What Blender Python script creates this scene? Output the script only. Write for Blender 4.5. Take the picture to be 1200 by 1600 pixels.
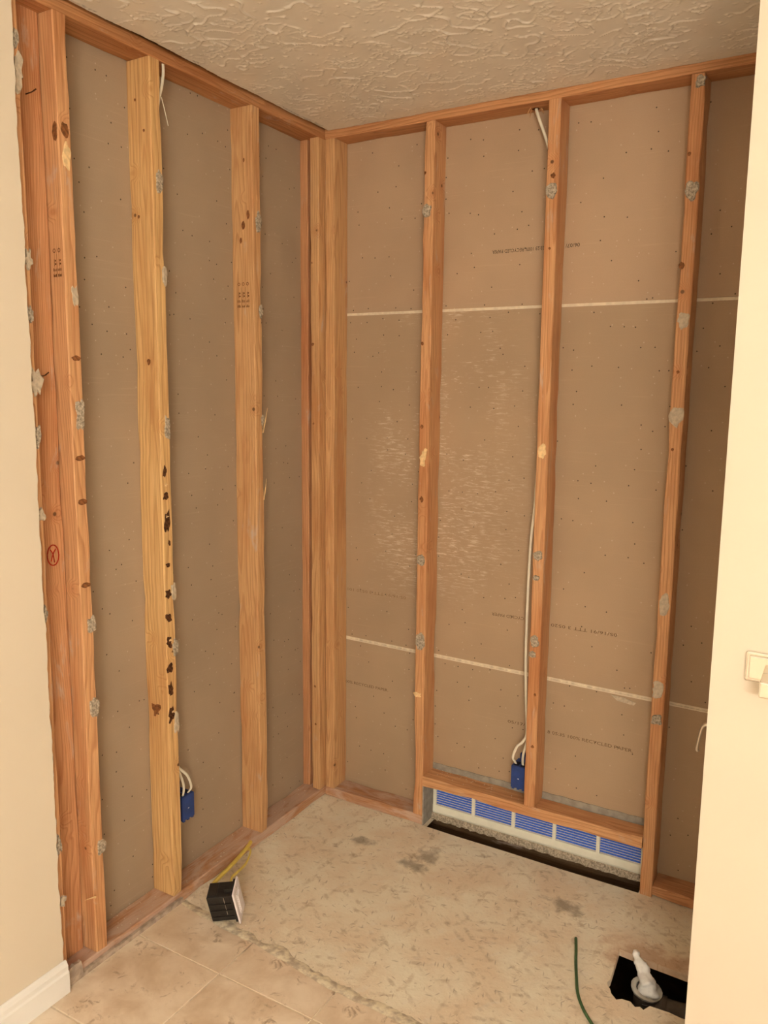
import bpy, bmesh, math, random
from mathutils import Vector, Matrix, noise

for o in list(bpy.data.objects):
    bpy.data.objects.remove(o, do_unlink=True)
scn = bpy.context.scene
col = scn.collection

# ------------------------------------------------------------------ camera
FPX = 1254.83
YAW, PIT, ROL = 0.527426, 0.149727, 0.010294
CAM = Vector((1.66156, -2.42035, 1.55886))
fw = Vector((-math.sin(YAW) * math.cos(PIT), math.cos(YAW) * math.cos(PIT), -math.sin(PIT)))
rt = Vector((math.cos(YAW), math.sin(YAW), 0))
up = rt.cross(fw)
c_, s_ = math.cos(ROL), math.sin(ROL)
r2 = c_ * rt + s_ * up
u2 = -s_ * rt + c_ * up
cd = bpy.data.cameras.new('camera')
cam = bpy.data.objects.new('camera', cd)
col.objects.link(cam)
cam.matrix_world = Matrix((
    (r2.x, u2.x, -fw.x, CAM.x), (r2.y, u2.y, -fw.y, CAM.y), (r2.z, u2.z, -fw.z, CAM.z), (0, 0, 0, 1)))
cd.sensor_fit = 'VERTICAL'
cd.sensor_height = 36.0
cd.lens = FPX / 1600 * 36.0
cd.clip_start = 0.02
scn.camera = cam

# ------------------------------------------------------------------ world, exposure, lamp constants
w = bpy.data.worlds.new('world')
scn.world = w
w.use_nodes = True
w.node_tree.nodes['Background'].inputs[0].default_value = (1.0, 0.8, 0.6, 1)
w.node_tree.nodes['Background'].inputs[1].default_value = 0.0
scn.view_settings.view_transform = 'Standard'
scn.view_settings.look = 'None'
scn.view_settings.exposure = 0.28
scn.view_settings.gamma = 1.0
scn.view_settings.use_curve_mapping = False
LAMP_RGB = (1.0, 0.94, 0.82)
LAMP_STRENGTH = 300.0
LAMP_SPOTS = [(2.28 + .165 * i, -4.30, 1.90) for i in range(6)]

rng = random.Random(7)


def lin(v):
    v /= 255.0
    return v / 12.92 if v <= 0.04045 else ((v + 0.055) / 1.055) ** 2.4


def obs(r, g, b, gain=1.0):
    """albedo that shows as the given sRGB colour under the warm lamp"""
    return (min(.92, lin(r) * gain), min(.92, lin(g) * gain / 0.86), min(.92, lin(b) * gain / 0.66), 1)


# ------------------------------------------------------------------ material helpers
class NB:
    def __init__(self, name, rough=0.7, spec=0.3):
        self.m = bpy.data.materials.new(name)
        self.m.use_nodes = True
        self.t = self.m.node_tree
        self.b = self.t.nodes['Principled BSDF']
        self.b.inputs['Roughness'].default_value = rough
        self.b.inputs['Specular IOR Level'].default_value = spec

    def n(self, typ, **kw):
        nd = self.t.nodes.new(typ)
        for k, v in kw.items():
            if k == 'ins':
                for kk, vv in v.items():
                    self.set(nd, kk, vv)
            else:
                setattr(nd, k, v)
        return nd

    def set(self, nd, k, v):
        if isinstance(v, bpy.types.NodeSocket):
            self.t.links.new(v, nd.inputs[k])
        else:
            nd.inputs[k].default_value = v

    def math(self, op, a, b=0.0, c=None, clamp=False):
        nd = self.t.nodes.new('ShaderNodeMath')
        nd.operation = op
        nd.use_clamp = clamp
        self.set(nd, 0, a)
        self.set(nd, 1, b)
        if c is not None:
            self.set(nd, 2, c)
        return nd.outputs[0]

    def coords(self, kind='Object'):
        return self.n('ShaderNodeTexCoord').outputs[kind]

    def xyz(self, v):
        s = self.n('ShaderNodeSeparateXYZ', ins={0: v})
        return s.outputs[0], s.outputs[1], s.outputs[2]

    def comb(self, x, y, z):
        return self.n('ShaderNodeCombineXYZ', ins={0: x, 1: y, 2: z}).outputs[0]

    def noise(self, v, scale=5, detail=2, rough=.5, dist=0):
        nd = self.n('ShaderNodeTexNoise', ins={'Vector': v, 'Scale': scale, 'Detail': detail, 'Roughness': rough, 'Distortion': dist})
        return nd.outputs[0]

    def voro(self, v, scale=5, feature='F1', out='Distance', rnd=1.0):
        nd = self.n('ShaderNodeTexVoronoi', feature=feature)
        self.set(nd, 'Vector', v)
        self.set(nd, 'Scale', scale)
        self.set(nd, 'Randomness', rnd)
        return nd.outputs[out]

    def rng(self, v, a, b, c=0.0, d=1.0):
        nd = self.n('ShaderNodeMapRange', ins={'Value': v, 'From Min': a, 'From Max': b, 'To Min': c, 'To Max': d})
        nd.clamp = True
        nd.interpolation_type = 'SMOOTHSTEP'
        return nd.outputs[0]

    def mix(self, f, a, b):
        nd = self.n('ShaderNodeMix', data_type='RGBA')
        self.set(nd, 0, f)
        self.set(nd, 6, a)
        self.set(nd, 7, b)
        return nd.outputs[2]

    def mulc(self, f, a, b):
        nd = self.n('ShaderNodeMix', data_type='RGBA', blend_type='MULTIPLY')
        self.set(nd, 0, f)
        self.set(nd, 6, a)
        self.set(nd, 7, b)
        return nd.outputs[2]

    def bump(self, h, strength=.5, dist=.002):
        nd = self.n('ShaderNodeBump', ins={'Height': h, 'Strength': strength, 'Distance': dist})
        self.t.links.new(nd.outputs[0], self.b.inputs['Normal'])

    def colour(self, c):
        self.set(self.b, 'Base Color', c)
        return self.m


def scale_c(c, k):
    return (min(.95, c[0] * k), min(.95, c[1] * k), min(.95, c[2] * k), 1)


def plain(name, c, rough=.6, spec=.3, metal=0.0, var=.12, vs=30.0):
    b = NB(name, rough, spec)
    b.b.inputs['Metallic'].default_value = metal
    f = b.noise(b.coords(), vs, 3)
    cc = b.mix(b.rng(f, .3, .7), scale_c(c, 1 - var), scale_c(c, 1 + var))
    return b.colour(cc)


def wood(name, light, dark, axis='z', ring=.0075, ringmix=.5, dust=0.0, dustc=(.55, .46, .40, 1), knot=.062, seed=0.0, red=None):
    b = NB(name, .62, .25)
    x, y, z = b.xyz(b.coords())
    al, a, q = {'z': (z, x, y), 'x': (x, y, z), 'y': (y, x, z)}[axis]
    rnd = b.n('ShaderNodeObjectInfo').outputs['Random']
    r1 = b.math('MULTIPLY', rnd, 61.7)
    al2 = b.math('ADD', al, b.math('ADD', r1, seed))
    warp = b.noise(b.comb(b.math('MULTIPLY', a, 5), b.math('MULTIPLY', q, 5), b.math('MULTIPLY', al2, 0.8)), 1.0, 3, .5, .3)
    warp = b.math('MULTIPLY', b.math('SUBTRACT', warp, .5), .11)
    ca = b.math('ADD', a, b.math('MULTIPLY', b.math('SUBTRACT', rnd, .5), .12))
    cq = b.math('ADD', q, .035)
    d = b.math('SQRT', b.math('ADD', b.math('MULTIPLY', ca, ca), b.math('MULTIPLY', cq, cq)))
    # knots push the rings aside
    kv = b.comb(b.math('ADD', a, r1), b.math('ADD', q, r1), al2)
    kd = b.voro(kv, 8.5)
    halo = b.rng(kd, .05, .26, 1, 0)
    d = b.math('ADD', b.math('ADD', d, warp), b.math('MULTIPLY', halo, .02))
    fr = b.math('FRACT', b.math('DIVIDE', d, ring))
    rp = b.n('ShaderNodeValToRGB', ins={0: fr})
    el = rp.color_ramp.elements
    el[0].position, el[0].color = 0, (.05, .05, .05, 1)
    el[1].position, el[1].color = 1, (.1, .1, .1, 1)
    for p_, v_ in ((.55, .25), (.86, 1.0), (.93, .8)):
        e = el.new(p_)
        e.color = (v_, v_, v_, 1)
    fib = b.noise(b.comb(b.math('MULTIPLY', a, 320), b.math('MULTIPLY', q, 320), b.math('MULTIPLY', al2, 7)), 1.0, 3, .6)
    blo = b.noise(b.comb(b.math('MULTIPLY', a, 14), b.math('MULTIPLY', q, 14), b.math('MULTIPLY', al2, 2.2)), 1.0, 3, .55)
    c = b.mix(b.math('MULTIPLY', rp.outputs[0], min(1.0, ringmix + .2)), light, dark)
    rd = red or (dark[0] * 1.02, dark[1] * .88, dark[2] * .8, 1)
    c = b.mix(b.rng(blo, .42, .76, 0, .72), c, rd)
    c = b.mulc(b.rng(fib, .35, .75, 0, .65), c, (.64, .55, .47, 1))
    c = b.mix(b.math('MULTIPLY', halo, .35), c, rd)
    c = b.mix(b.rng(kd, knot * .55, knot, .92, 0), c, (.13, .06, .024, 1))
    # small dents and saw scuffs
    sc = b.noise(b.comb(b.math('MULTIPLY', a, 60), b.math('MULTIPLY', q, 60), b.math('MULTIPLY', al2, 14)), 1.0, 4, .6)
    c = b.mix(b.rng(sc, .66, .76, 0, .35), c, scale_c(light, 1.25))
    if dust:
        dn = b.noise(b.comb(b.math('MULTIPLY', a, 22), b.math('MULTIPLY', q, 22), b.math('MULTIPLY', al2, 7)), 1.0, 5, .62, .6)
        c = b.mix(b.rng(dn, .62 - .3 * dust, .80 - .2 * dust, 0, .8), c, dustc)
    b.bump(b.math('ADD', b.math('MULTIPLY', rp.outputs[0], -.4), b.math('MULTIPLY', fib, .8)), .35, .0012)
    return b.colour(c)


ORANGE_L, ORANGE_D = obs(222, 162, 106), obs(186, 122, 72)
RED_L, RED_D = obs(210, 148, 96), obs(174, 110, 66)
YEL_L, YEL_D = obs(234, 184, 116), obs(192, 134, 74)
TAN_L, TAN_D = obs(218, 164, 106), obs(184, 126, 74)
M = {}
for ax in 'xyz':
    M['orange_' + ax] = wood('orange_fir_' + ax, ORANGE_L, ORANGE_D, ax, .008, .55, .12)
    M['red_' + ax] = wood('red_fir_' + ax, RED_L, RED_D, ax, .008, .55, .12)
    M['dusty_' + ax] = wood('dusty_fir_' + ax, obs(202, 144, 96), obs(164, 108, 66), ax, .008, .4, .95, obs(206, 168, 136))
M['joist_x'] = wood('dark_joist_wood', obs(112, 82, 52), obs(84, 58, 34), 'x', .009, .5, .1)  # darker brown than the other fir, for the joist in the floor slot
M['yellow_z'] = wood('yellow_pine', YEL_L, YEL_D, 'z', .010, .5, 0, knot=.05, red=obs(200, 136, 76))
M['tan_z'] = wood('tan_spruce', TAN_L, TAN_D, 'z', .009, .45, .1)
M['plate_top_y'] = wood('top_plate_fir_y', obs(204, 140, 86), obs(164, 104, 58), 'y', .009, .5, .1)
M['plate_top_x'] = wood('top_plate_fir_x', obs(210, 146, 92), obs(170, 108, 62), 'x', .009, .5, .1)


def drywall_paper(name, base, scuff=0.0):
    b = NB(name, .75, .25)
    co = b.coords()
    x, y, z = b.xyz(co)
    cl = b.noise(co, 1.6, 4, .55)
    fi = b.noise(co, 420, 2, .6)
    c = b.mix(b.rng(cl, .3, .7), scale_c(base, .92), scale_c(base, 1.07))
    c = b.mulc(b.rng(fi, .3, .7, 0, .35), c, (.86, .85, .84, 1))
    # faint paper streaks along the sheet
    st = b.noise(b.comb(b.math('MULTIPLY', x, 4), b.math('MULTIPLY', y, 4), b.math('MULTIPLY', z, 160)), 1.0, 3, .6)
    c = b.mix(b.rng(st, .58, .75, 0, .16), c, scale_c(base, 1.5))
    # white gypsum flecks and dark pin holes
    u2d = b.comb(b.math('ADD', x, y), z, 0.0)
    w1 = b.n('ShaderNodeTexVoronoi', voronoi_dimensions='2D', ins={'Vector': u2d, 'Scale': 30.0})
    sel = b.math('GREATER_THAN', b.xyz(w1.outputs['Color'])[0], .80)
    c = b.mix(b.math('MULTIPLY', b.rng(w1.outputs['Distance'], .02, .085, .4, 0), sel), c, obs(225, 195, 160))
    w2 = b.n('ShaderNodeTexVoronoi', voronoi_dimensions='2D', ins={'Vector': b.n('ShaderNodeVectorMath', operation='ADD', ins={0: u2d, 1: (5.3, 2.1, 0)}).outputs[0], 'Scale': 17.0})
    sel2 = b.math('GREATER_THAN', b.xyz(w2.outputs['Color'])[1], .62)
    c = b.mix(b.math('MULTIPLY', b.rng(w2.outputs['Distance'], .024, .046, .9, 0), sel2), c, (.03, .018, .01, 1))
    if scuff:
        # rubbed patches where the paper face went white
        sv = b.comb(b.math('MULTIPLY', x, 24), 0.0, b.math('MULTIPLY', z, 170))
        sn = b.noise(sv, 1.0, 5, .72, .4)
        re = b.noise(b.comb(b.math('MULTIPLY', x, 5.5), 3.7, b.math('MULTIPLY', z, 3.0)), 1.0, 3, .55)
        win = b.math('MULTIPLY', b.rng(x, .08, .26), b.rng(x, .45, .85, 1, 0))
        win = b.math('MULTIPLY', win, b.math('MULTIPLY', b.rng(z, .10, .40), b.rng(z, 1.08, 1.19, 1, .7)))
        v = b.math('ADD', sn, b.math('MULTIPLY', b.math('ADD', b.rng(re, .30, .56), -1.0), .16))
        mk = b.math('MULTIPLY', b.rng(v, .50, .64), win)
        c = b.mix(b.math('MULTIPLY', mk, .75 * scuff), c, obs(226, 196, 158))
    b.bump(fi, .1, .0006)
    return b.colour(c)


M['paper_back'] = drywall_paper('drywall_paper_back', obs(178, 144, 106))
M['paper_mid'] = drywall_paper('drywall_paper_mid', obs(177, 142, 104), 1.0)
M['paper_top'] = drywall_paper('drywall_paper_top', obs(184, 147, 109))
M['paper_left'] = drywall_paper('drywall_paper_left', obs(172, 142, 108))
M['cream_paper'] = plain('cream_edge_paper', obs(226, 198, 158), .8, .1, 0, .08, 60)
M['ink'] = plain('black_print_ink', (.035, .028, .02, 1), .8, .1)
M['ink_faint'] = plain('faded_print_ink', obs(140, 106, 70), .8, .1)
M['ink_mid'] = plain('brown_print_ink', obs(106, 78, 50), .8, .1)
M['stamp_ink'] = plain('grade_stamp_ink', obs(106, 64, 32), .8, .1)
M['red_ink'] = plain('red_crayon', obs(170, 40, 20), .7, .2)


def wall_paint():
    b = NB('cream_wall_paint', .5, .3)
    co = b.coords()
    n1 = b.noise(co, 90, 3, .5)
    n2 = b.noise(co, 2.0, 3)
    c = b.mix(b.rng(n2, .3, .7), (.78, .70, .585, 1), (.80, .72, .605, 1))
    b.bump(n1, .10, .0015)
    return b.colour(c)


M['cream'] = wall_paint()
M['white_trim'] = plain('white_trim_paint', obs(250, 232, 214), .4, .4, 0, .02, 8)
M['gypsum'] = plain('gypsum_core', obs(196, 180, 156), .9, .1, 0, .25, 120)


def plaster():
    b = NB('dried_joint_compound', .9, .1)
    co = b.coords()
    n = b.noise(co, 170, 4, .65)
    c = b.mix(b.rng(n, .32, .68), obs(132, 114, 90), obs(204, 178, 142))
    b.bump(n, .5, .002)
    return b.colour(c)


M['plaster'] = plaster()
M['torn_paper'] = plain('torn_drywall_paper', obs(196, 170, 134), .85, .1, 0, .16, 90)
M['pale_scar'] = plain('bare_pale_wood_scar', obs(234, 190, 128), .8, .1, 0, .15, 90)
M['bark'] = plain('dark_bark_residue', obs(82, 48, 26), .85, .1, 0, .5, 160)
M['knot'] = plain('dark_knot_wood', obs(128, 76, 38), .7, .2, 0, .4, 120)


def ceiling_mat():
    b = NB('troweled_ceiling_texture', .42, .45)
    x, y, z = b.xyz(b.coords())
    v = b.comb(b.math('MULTIPLY', x, .8), y, z)
    wv = b.n('ShaderNodeVectorMath', operation='ADD', ins={0: v, 1: b.n('ShaderNodeVectorMath', operation='SCALE', ins={0: b.n('ShaderNodeTexNoise', ins={'Vector': v, 'Scale': 22.0, 'Detail': 2.0}).outputs[1], 'Scale': .045}).outputs[0]}).outputs[0]
    n1 = b.noise(wv, 15, 2, .5)
    rid = b.math('SUBTRACT', 1.0, b.math('MULTIPLY', b.math('ABSOLUTE', b.math('SUBTRACT', n1, .5)), 2.0))
    rid = b.rng(rid, .925, .985)
    msk = b.rng(b.noise(v, 14, 3, .6), .47, .56)
    h = b.math('MULTIPLY', rid, msk)
    n2 = b.rng(b.noise(wv, 75, 2, .5), .60, .72)
    h = b.math('ADD', h, b.math('MULTIPLY', n2, .55))
    h = b.math('ADD', h, b.math('MULTIPLY', b.noise(v, 9, 2), .35))
    b.bump(h, 1.0, .0065)
    return b.colour((.86, .83, .78, 1))


M['ceiling'] = plain('trowelled_ceiling_paint', (.88, .85, .79, 1), .27, .6, 0, .03, 12)
M['ceiling_far'] = ceiling_mat()


def tile_mat():
    b = NB('beige_ceramic_tile', .38, .4)
    co = b.coords()
    rnd = b.n('ShaderNodeObjectInfo').outputs['Random']
    v = b.n('ShaderNodeVectorMath', operation='ADD', ins={0: co, 1: b.comb(b.math('MULTIPLY', rnd, 31), b.math('MULTIPLY', rnd, 17), 0.0)}).outputs[0]
    n1 = b.noise(v, 7, 5, .6, .4)
    n2 = b.noise(v, 34, 4, .65, .8)
    n3 = b.noise(v, 13, 3, .5)
    c = b.mix(b.rng(n1, .3, .7), obs(216, 180, 138), obs(246, 216, 176))
    c = b.mix(b.math('MULTIPLY', b.rng(n2, .54, .68, 0, .8), b.rng(n3, .45, .65)), c, obs(166, 130, 92))
    c = b.mix(b.rng(n2, .28, .40, .35, 0), c, obs(216, 186, 148))
    b.bump(n1, .15, .002)
    return b.colour(c)


M['tile'] = tile_mat()
M['grout'] = plain('beige_grout', obs(232, 204, 166), .85, .1, 0, .12, 50)


def osb_mat():
    b = NB('mortar_smeared_subfloor', .82, .15)
    co = b.coords()
    x, y, z = b.xyz(co)
    base = b.mix(b.rng(b.noise(co, 5, 4, .6), .3, .7), obs(234, 202, 160), obs(252, 224, 184))
    # wood strands showing through the skim of mortar, in several directions
    c = base
    for ang, sc_, lo, colr, amt in ((.4, 11, .70, obs(186, 152, 112), .45), (1.5, 9, .70, obs(190, 156, 114), .42), (2.5, 12, .72, obs(178, 146, 106), .45), (.9, 10, .74, obs(240, 216, 180), .5)):
        ca, sa = math.cos(ang), math.sin(ang)
        xa = b.math('ADD', b.math('MULTIPLY', x, ca), b.math('MULTIPLY', y, sa))
        ya = b.math('SUBTRACT', b.math('MULTIPLY', y, ca), b.math('MULTIPLY', x, sa))
        vv = b.comb(b.math('MULTIPLY', xa, sc_), b.math('MULTIPLY', ya, sc_ * 4.5), ang)
        vo = b.n('ShaderNodeTexVoronoi', ins={'Vector': vv, 'Scale': 1.0})
        s = b.math('GREATER_THAN', b.xyz(vo.outputs['Color'])[0], lo)
        ed = b.rng(vo.outputs['Distance'], .25, .55, 1, 0)
        br = b.noise(co, 40, 4, .6)
        k = b.math('MULTIPLY', b.math('MULTIPLY', s, ed), b.rng(br, .40, .62, 0, amt))
        c = b.mix(k, c, colr)
    for ang, sc_ in ((.2, 24), (1.1, 30), (1.9, 26), (2.8, 32)):
        ca, sa = math.cos(ang), math.sin(ang)
        xa = b.math('ADD', b.math('MULTIPLY', x, ca), b.math('MULTIPLY', y, sa))
        ya = b.math('SUBTRACT', b.math('MULTIPLY', y, ca), b.math('MULTIPLY', x, sa))
        vo = b.n('ShaderNodeTexVoronoi', ins={'Vector': b.comb(b.math('MULTIPLY', xa, sc_), b.math('MULTIPLY', ya, sc_ * 5), ang + 7), 'Scale': 1.0})
        s = b.math('GREATER_THAN', b.xyz(vo.outputs['Color'])[1], .91)
        c = b.mix(b.math('MULTIPLY', s, b.rng(vo.outputs['Distance'], .10, .34, .42, 0)), c, obs(136, 106, 76))
    fine = b.noise(co, 70, 5, .68)
    c = b.mix(b.rng(fine, .58, .72, 0, .5), c, obs(164, 132, 96))
    c = b.mix(b.rng(fine, .28, .40, .35, 0), c, obs(244, 220, 184))
    # three damp glue stains
    nz = b.noise(co, 22, 4, .6)
    for cx, cy, rx, ry in ((.287, -.196, .052, .026), (.535, -.17, .040, .055), (.515, -.235, .050, .028), (1.012, -.187, .062, .040)):
        dx = b.math('DIVIDE', b.math('SUBTRACT', x, cx), rx)
        dy = b.math('DIVIDE', b.math('SUBTRACT', y, cy), ry)
        r = b.math('SQRT', b.math('ADD', b.math('MULTIPLY', dx, dx), b.math('MULTIPLY', dy, dy)))
        r = b.math('ADD', r, b.math('MULTIPLY', b.math('SUBTRACT', nz, .5), 2.6))
        c = b.mix(b.rng(r, .25, 1.25, .62, 0), c, obs(112, 88, 60))
    # bare strand board ringed around the drain opening
    dx = b.math('SUBTRACT', x, 1.30)
    dy = b.math('SUBTRACT', y, -.30)
    r = b.math('ADD', b.math('SQRT', b.math('ADD', b.math('MULTIPLY', dx, dx), b.math('MULTIPLY', b.math('MULTIPLY', dy, dy), 3.0))), b.math('MULTIPLY', b.math('SUBTRACT', nz, .5), .28))
    c = b.mix(b.rng(r, .06, .17, .6, 0), c, obs(186, 130, 84))
    b.bump(b.math('ADD', fine, b.noise(co, 16, 3)), .5, .003)
    return b.colour(c)


M['osb'] = osb_mat()
M['mortar'] = plain('grey_thinset_mortar', obs(230, 200, 160), .9, .1, 0, .3, 60)
M['strip'] = plain('dusty_drywall_scrap', obs(182, 154, 124), .9, .1, 0, .25, 45)
M['blue'] = plain('blue_plastic', obs(36, 58, 106), .45, .4, 0, .12, 40)
M['blue_dark'] = plain('painted_hollow_shade', (.012, .014, .03, 1), .6, .2)  # near-black colour standing in for shade inside the box openings
M['romex'] = plain('white_cable_sheath', obs(240, 218, 180), .5, .35, 0, .06, 30)
M['romex_yellow'] = plain('yellow_cable_sheath', obs(242, 206, 92), .5, .35, 0, .08, 30)
M['black'] = plain('black_phenolic', (.018, .016, .015, 1), .42, .4, 0, .3, 60)
M['white_plastic'] = plain('white_plastic', obs(246, 224, 204), .4, .4, 0, .04, 20)
M['green'] = plain('green_wire_jacket', obs(66, 92, 50), .45, .4, 0, .15, 30)
M['filter_blue'] = plain('blue_filter_media', obs(74, 108, 172, 1.3), .9, .1, 0, .25, 300)
M['filter_frame'] = plain('white_filter_frame', obs(250, 230, 194), .7, .2, 0, .03, 30)
M['grey_liner'] = plain('grey_gypsum_liner', obs(158, 142, 118), .9, .1, 0, .15, 40)
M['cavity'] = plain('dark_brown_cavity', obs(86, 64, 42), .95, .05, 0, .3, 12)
M['pipe'] = plain('dark_drain_pipe', obs(96, 82, 66), .6, .3, 0, .25, 30)
M['flange'] = plain('grey_plastic_flange', obs(206, 190, 162), .6, .3, 0, .1, 30)
M['rag'] = plain('white_crumpled_paper', obs(252, 232, 206), .9, .1, 0, .06, 90)
M['chrome'] = plain('polished_chrome', (.86, .84, .80, 1), .09, .5, 1.0, .01, 4)
M['metal'] = plain('brushed_nickel', (.7, .66, .6, 1), .3, .5, 1.0, .03, 20)


def bulb_mat():
    b = NB('lit_bulb_glass')
    b.b.inputs['Emission Color'].default_value = (*LAMP_RGB, 1)
    b.b.inputs['Emission Strength'].default_value = LAMP_STRENGTH
    b.b.inputs['Base Color'].default_value = (.9, .85, .75, 1)
    return b.m


M['bulb'] = bulb_mat()


# ------------------------------------------------------------------ object helpers
def tag(o, label=None, cat=None, group=None, kind=None):
    if label:
        o['label'] = label
    if cat:
        o['category'] = cat
    if group:
        o['group'] = group
    if kind:
        o['kind'] = kind
    return o


WLOC = {}


def mk(name, verts, faces, mat, loc=None, parent=None, smooth=False):
    """verts in world coordinates; origin goes to loc (or the bottom centre)"""
    if loc is None:
        xs, ys, zs = zip(*[(v[0], v[1], v[2]) for v in verts])
        loc = ((min(xs) + max(xs)) / 2, (min(ys) + max(ys)) / 2, min(zs))
    loc = Vector(loc)
    me = bpy.data.meshes.new(name)
    me.from_pydata([Vector(v) - loc for v in verts], [], faces)
    bm = bmesh.new()
    bm.from_mesh(me)
    bmesh.ops.recalc_face_normals(bm, faces=bm.faces)
    bm.to_mesh(me)
    bm.free()
    if smooth:
        me.polygons.foreach_set('use_smooth', [True] * len(me.polygons))
    me.materials.append(mat)
    o = bpy.data.objects.new(name, me)
    col.objects.link(o)
    place(o, loc, parent)
    return o


def place(o, loc, parent):
    loc = Vector(loc)
    if parent is not None:
        o.parent = parent
        o.location = loc - WLOC[parent.name]
    else:
        o.location = loc
    WLOC[o.name] = loc


def empty(name, loc):
    o = bpy.data.objects.new(name, None)
    o.empty_display_size = .05
    col.objects.link(o)
    place(o, loc, None)
    return o


def box_geo(x0, x1, y0, y1, z0, z1, r=0.0):
    """box, optionally with chamfered edges"""
    if r <= 0:
        v = [(x, y, z) for z in (z0, z1) for y in (y0, y1) for x in (x0, x1)]
        f = [(0, 2, 3, 1), (4, 5, 7, 6), (0, 1, 5, 4), (2, 6, 7, 3), (0, 4, 6, 2), (1, 3, 7, 5)]
        return v, f
    bm = bmesh.new()
    bmesh.ops.create_cube(bm, size=1.0)
    for v in bm.verts:
        v.co = Vector(((x0 + x1) / 2 + v.co.x * (x1 - x0), (y0 + y1) / 2 + v.co.y * (y1 - y0), (z0 + z1) / 2 + v.co.z * (z1 - z0)))
    bmesh.ops.bevel(bm, geom=bm.edges[:], offset=r, segments=2, affect='EDGES', profile=.5)
    bm.verts.index_update()
    out = [tuple(v.co) for v in bm.verts], [tuple(v.index for v in f.verts) for f in bm.faces]
    bm.free()
    return out


def box(name, x0, x1, y0, y1, z0, z1, mat, parent=None, r=0.0, loc=None):
    v, f = box_geo(x0, x1, y0, y1, z0, z1, r)
    return mk(name, v, f, mat, loc, parent)


def timber(name, lo, hi, axis, mat, seed, label=None, parent=None, wear=.0012, warp=.0012, shear=(0, 0), cat=None, group=None, step=.06):
    """sawn timber with eased, slightly worn edges; shear moves the high end sideways in the two cross axes"""
    ai = 'xyz'.index(axis)
    ci = [i for i in range(3) if i != ai]
    n = max(2, int((hi[ai] - lo[ai]) / step))
    r = .0028
    a0, a1 = lo[ci[0]], hi[ci[0]]
    b0, b1 = lo[ci[1]], hi[ci[1]]
    sec = [(a0 + r, b0), (a1 - r, b0), (a1, b0 + r), (a1, b1 - r), (a1 - r, b1), (a0 + r, b1), (a0, b1 - r), (a0, b0 + r)]
    corner = [(0, 0), (1, 0), (1, 0), (1, 1), (1, 1), (0, 1), (0, 1), (0, 0)]
    verts, faces = [], []
    for k in range(n + 1):
        t = k / n
        al = lo[ai] + t * (hi[ai] - lo[ai])
        wa = warp * noise.noise(Vector((al * 1.3, seed * 3.1, 0))) * 2
        wb = 0
        for (a, b), (ka, kb) in zip(sec, corner):
            wv = max(0.0, noise.noise(Vector((al * 9, seed * 7.7 + ka * 13.3, kb * 5.1)))) * wear * 3.0
            wv += max(0.0, noise.noise(Vector((al * 2.2, seed * 2.7 + ka * 11.3, kb * 9.1))) - .35) * wear * 2.5
            aa = a + (wv if ka == 0 else -wv) + wa + shear[0] * t
            bb = b + (wv if kb == 0 else -wv) + wb + shear[1] * t
            p = [0, 0, 0]
            p[ai], p[ci[0]], p[ci[1]] = al, aa, bb
            verts.append(p)
    for k in range(n):
        for i in range(8):
            j = (i + 1) % 8
            faces.append((k * 8 + i, k * 8 + j, k * 8 + 8 + j, k * 8 + 8 + i))
    faces.append(tuple(range(8)))
    faces.append(tuple(range(n * 8, n * 8 + 8)))
    o = mk(name, verts, faces, mat, None, parent)
    return tag(o, label, cat, group)


def blob(name, parent, p, axis, ru, rv, mat, seed, t=.003, n=18, jag=.28, square=0.0, off=0.0):
    """flat irregular patch of thickness t stuck on a face; axis is the outward normal ('x' or '-y')"""
    rg = random.Random(seed)
    P = Vector(p)
    if axis == 'x':
        U, V, W = Vector((0, 1, 0)), Vector((0, 0, 1)), Vector((1, 0, 0))
    elif axis == 'z':
        U, V, W = Vector((1, 0, 0)), Vector((0, 1, 0)), Vector((0, 0, 1))
    elif axis == '-z':
        U, V, W = Vector((1, 0, 0)), Vector((0, 1, 0)), Vector((0, 0, -1))
    else:
        U, V, W = Vector((1, 0, 0)), Vector((0, 0, 1)), Vector((0, -1, 0))
    P = P + W * off
    if name == 'plaster_patch':
        ru, rv = ru * 1.18, rv * 1.22
    ring0, ring1 = [], []
    ph = rg.random() * 100
    for i in range(n):
        a = 2 * math.pi * i / n
        k = 1 + jag * 2 * noise.noise(Vector((math.cos(a) * 1.6 + ph, math.sin(a) * 1.6, seed * .37)))
        ca, sa = math.cos(a), math.sin(a)
        if square:
            q = 1 / max(abs(ca), abs(sa))
            k *= 1 + (q - 1) * square
        ring0.append(P + U * (ru * k * ca) + V * (rv * k * sa) - W * .0008)
        ring1.append(P + U * (ru * k * ca * .86) + V * (rv * k * sa * .86) + W * (t * (.8 + .4 * rg.random())))
    verts = ring0 + ring1 + [P + W * t * 1.1]
    faces = [(i, (i + 1) % n, n + (i + 1) % n, n + i) for i in range(n)]
    faces += [(n + i, n + (i + 1) % n, 2 * n) for i in range(n)]
    faces.append(tuple(range(n)))
    return mk(name, verts, faces, mat, tuple(P), parent)


def smooth_path(pts, per=6):
    P = [Vector(p) for p in pts]
    P = [P[0] * 2 - P[1]] + P + [P[-1] * 2 - P[-2]]
    out = []
    for i in range(1, len(P) - 2):
        a, b, c, d = P[i - 1:i + 3]
        for k in range(per):
            t = k / per
            out.append(.5 * (2 * b + (c - a) * t + (2 * a - 5 * b + 4 * c - d) * t * t + (3 * b - a - 3 * c + d) * t ** 3))
    out.append(P[-2])
    return out


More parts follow.
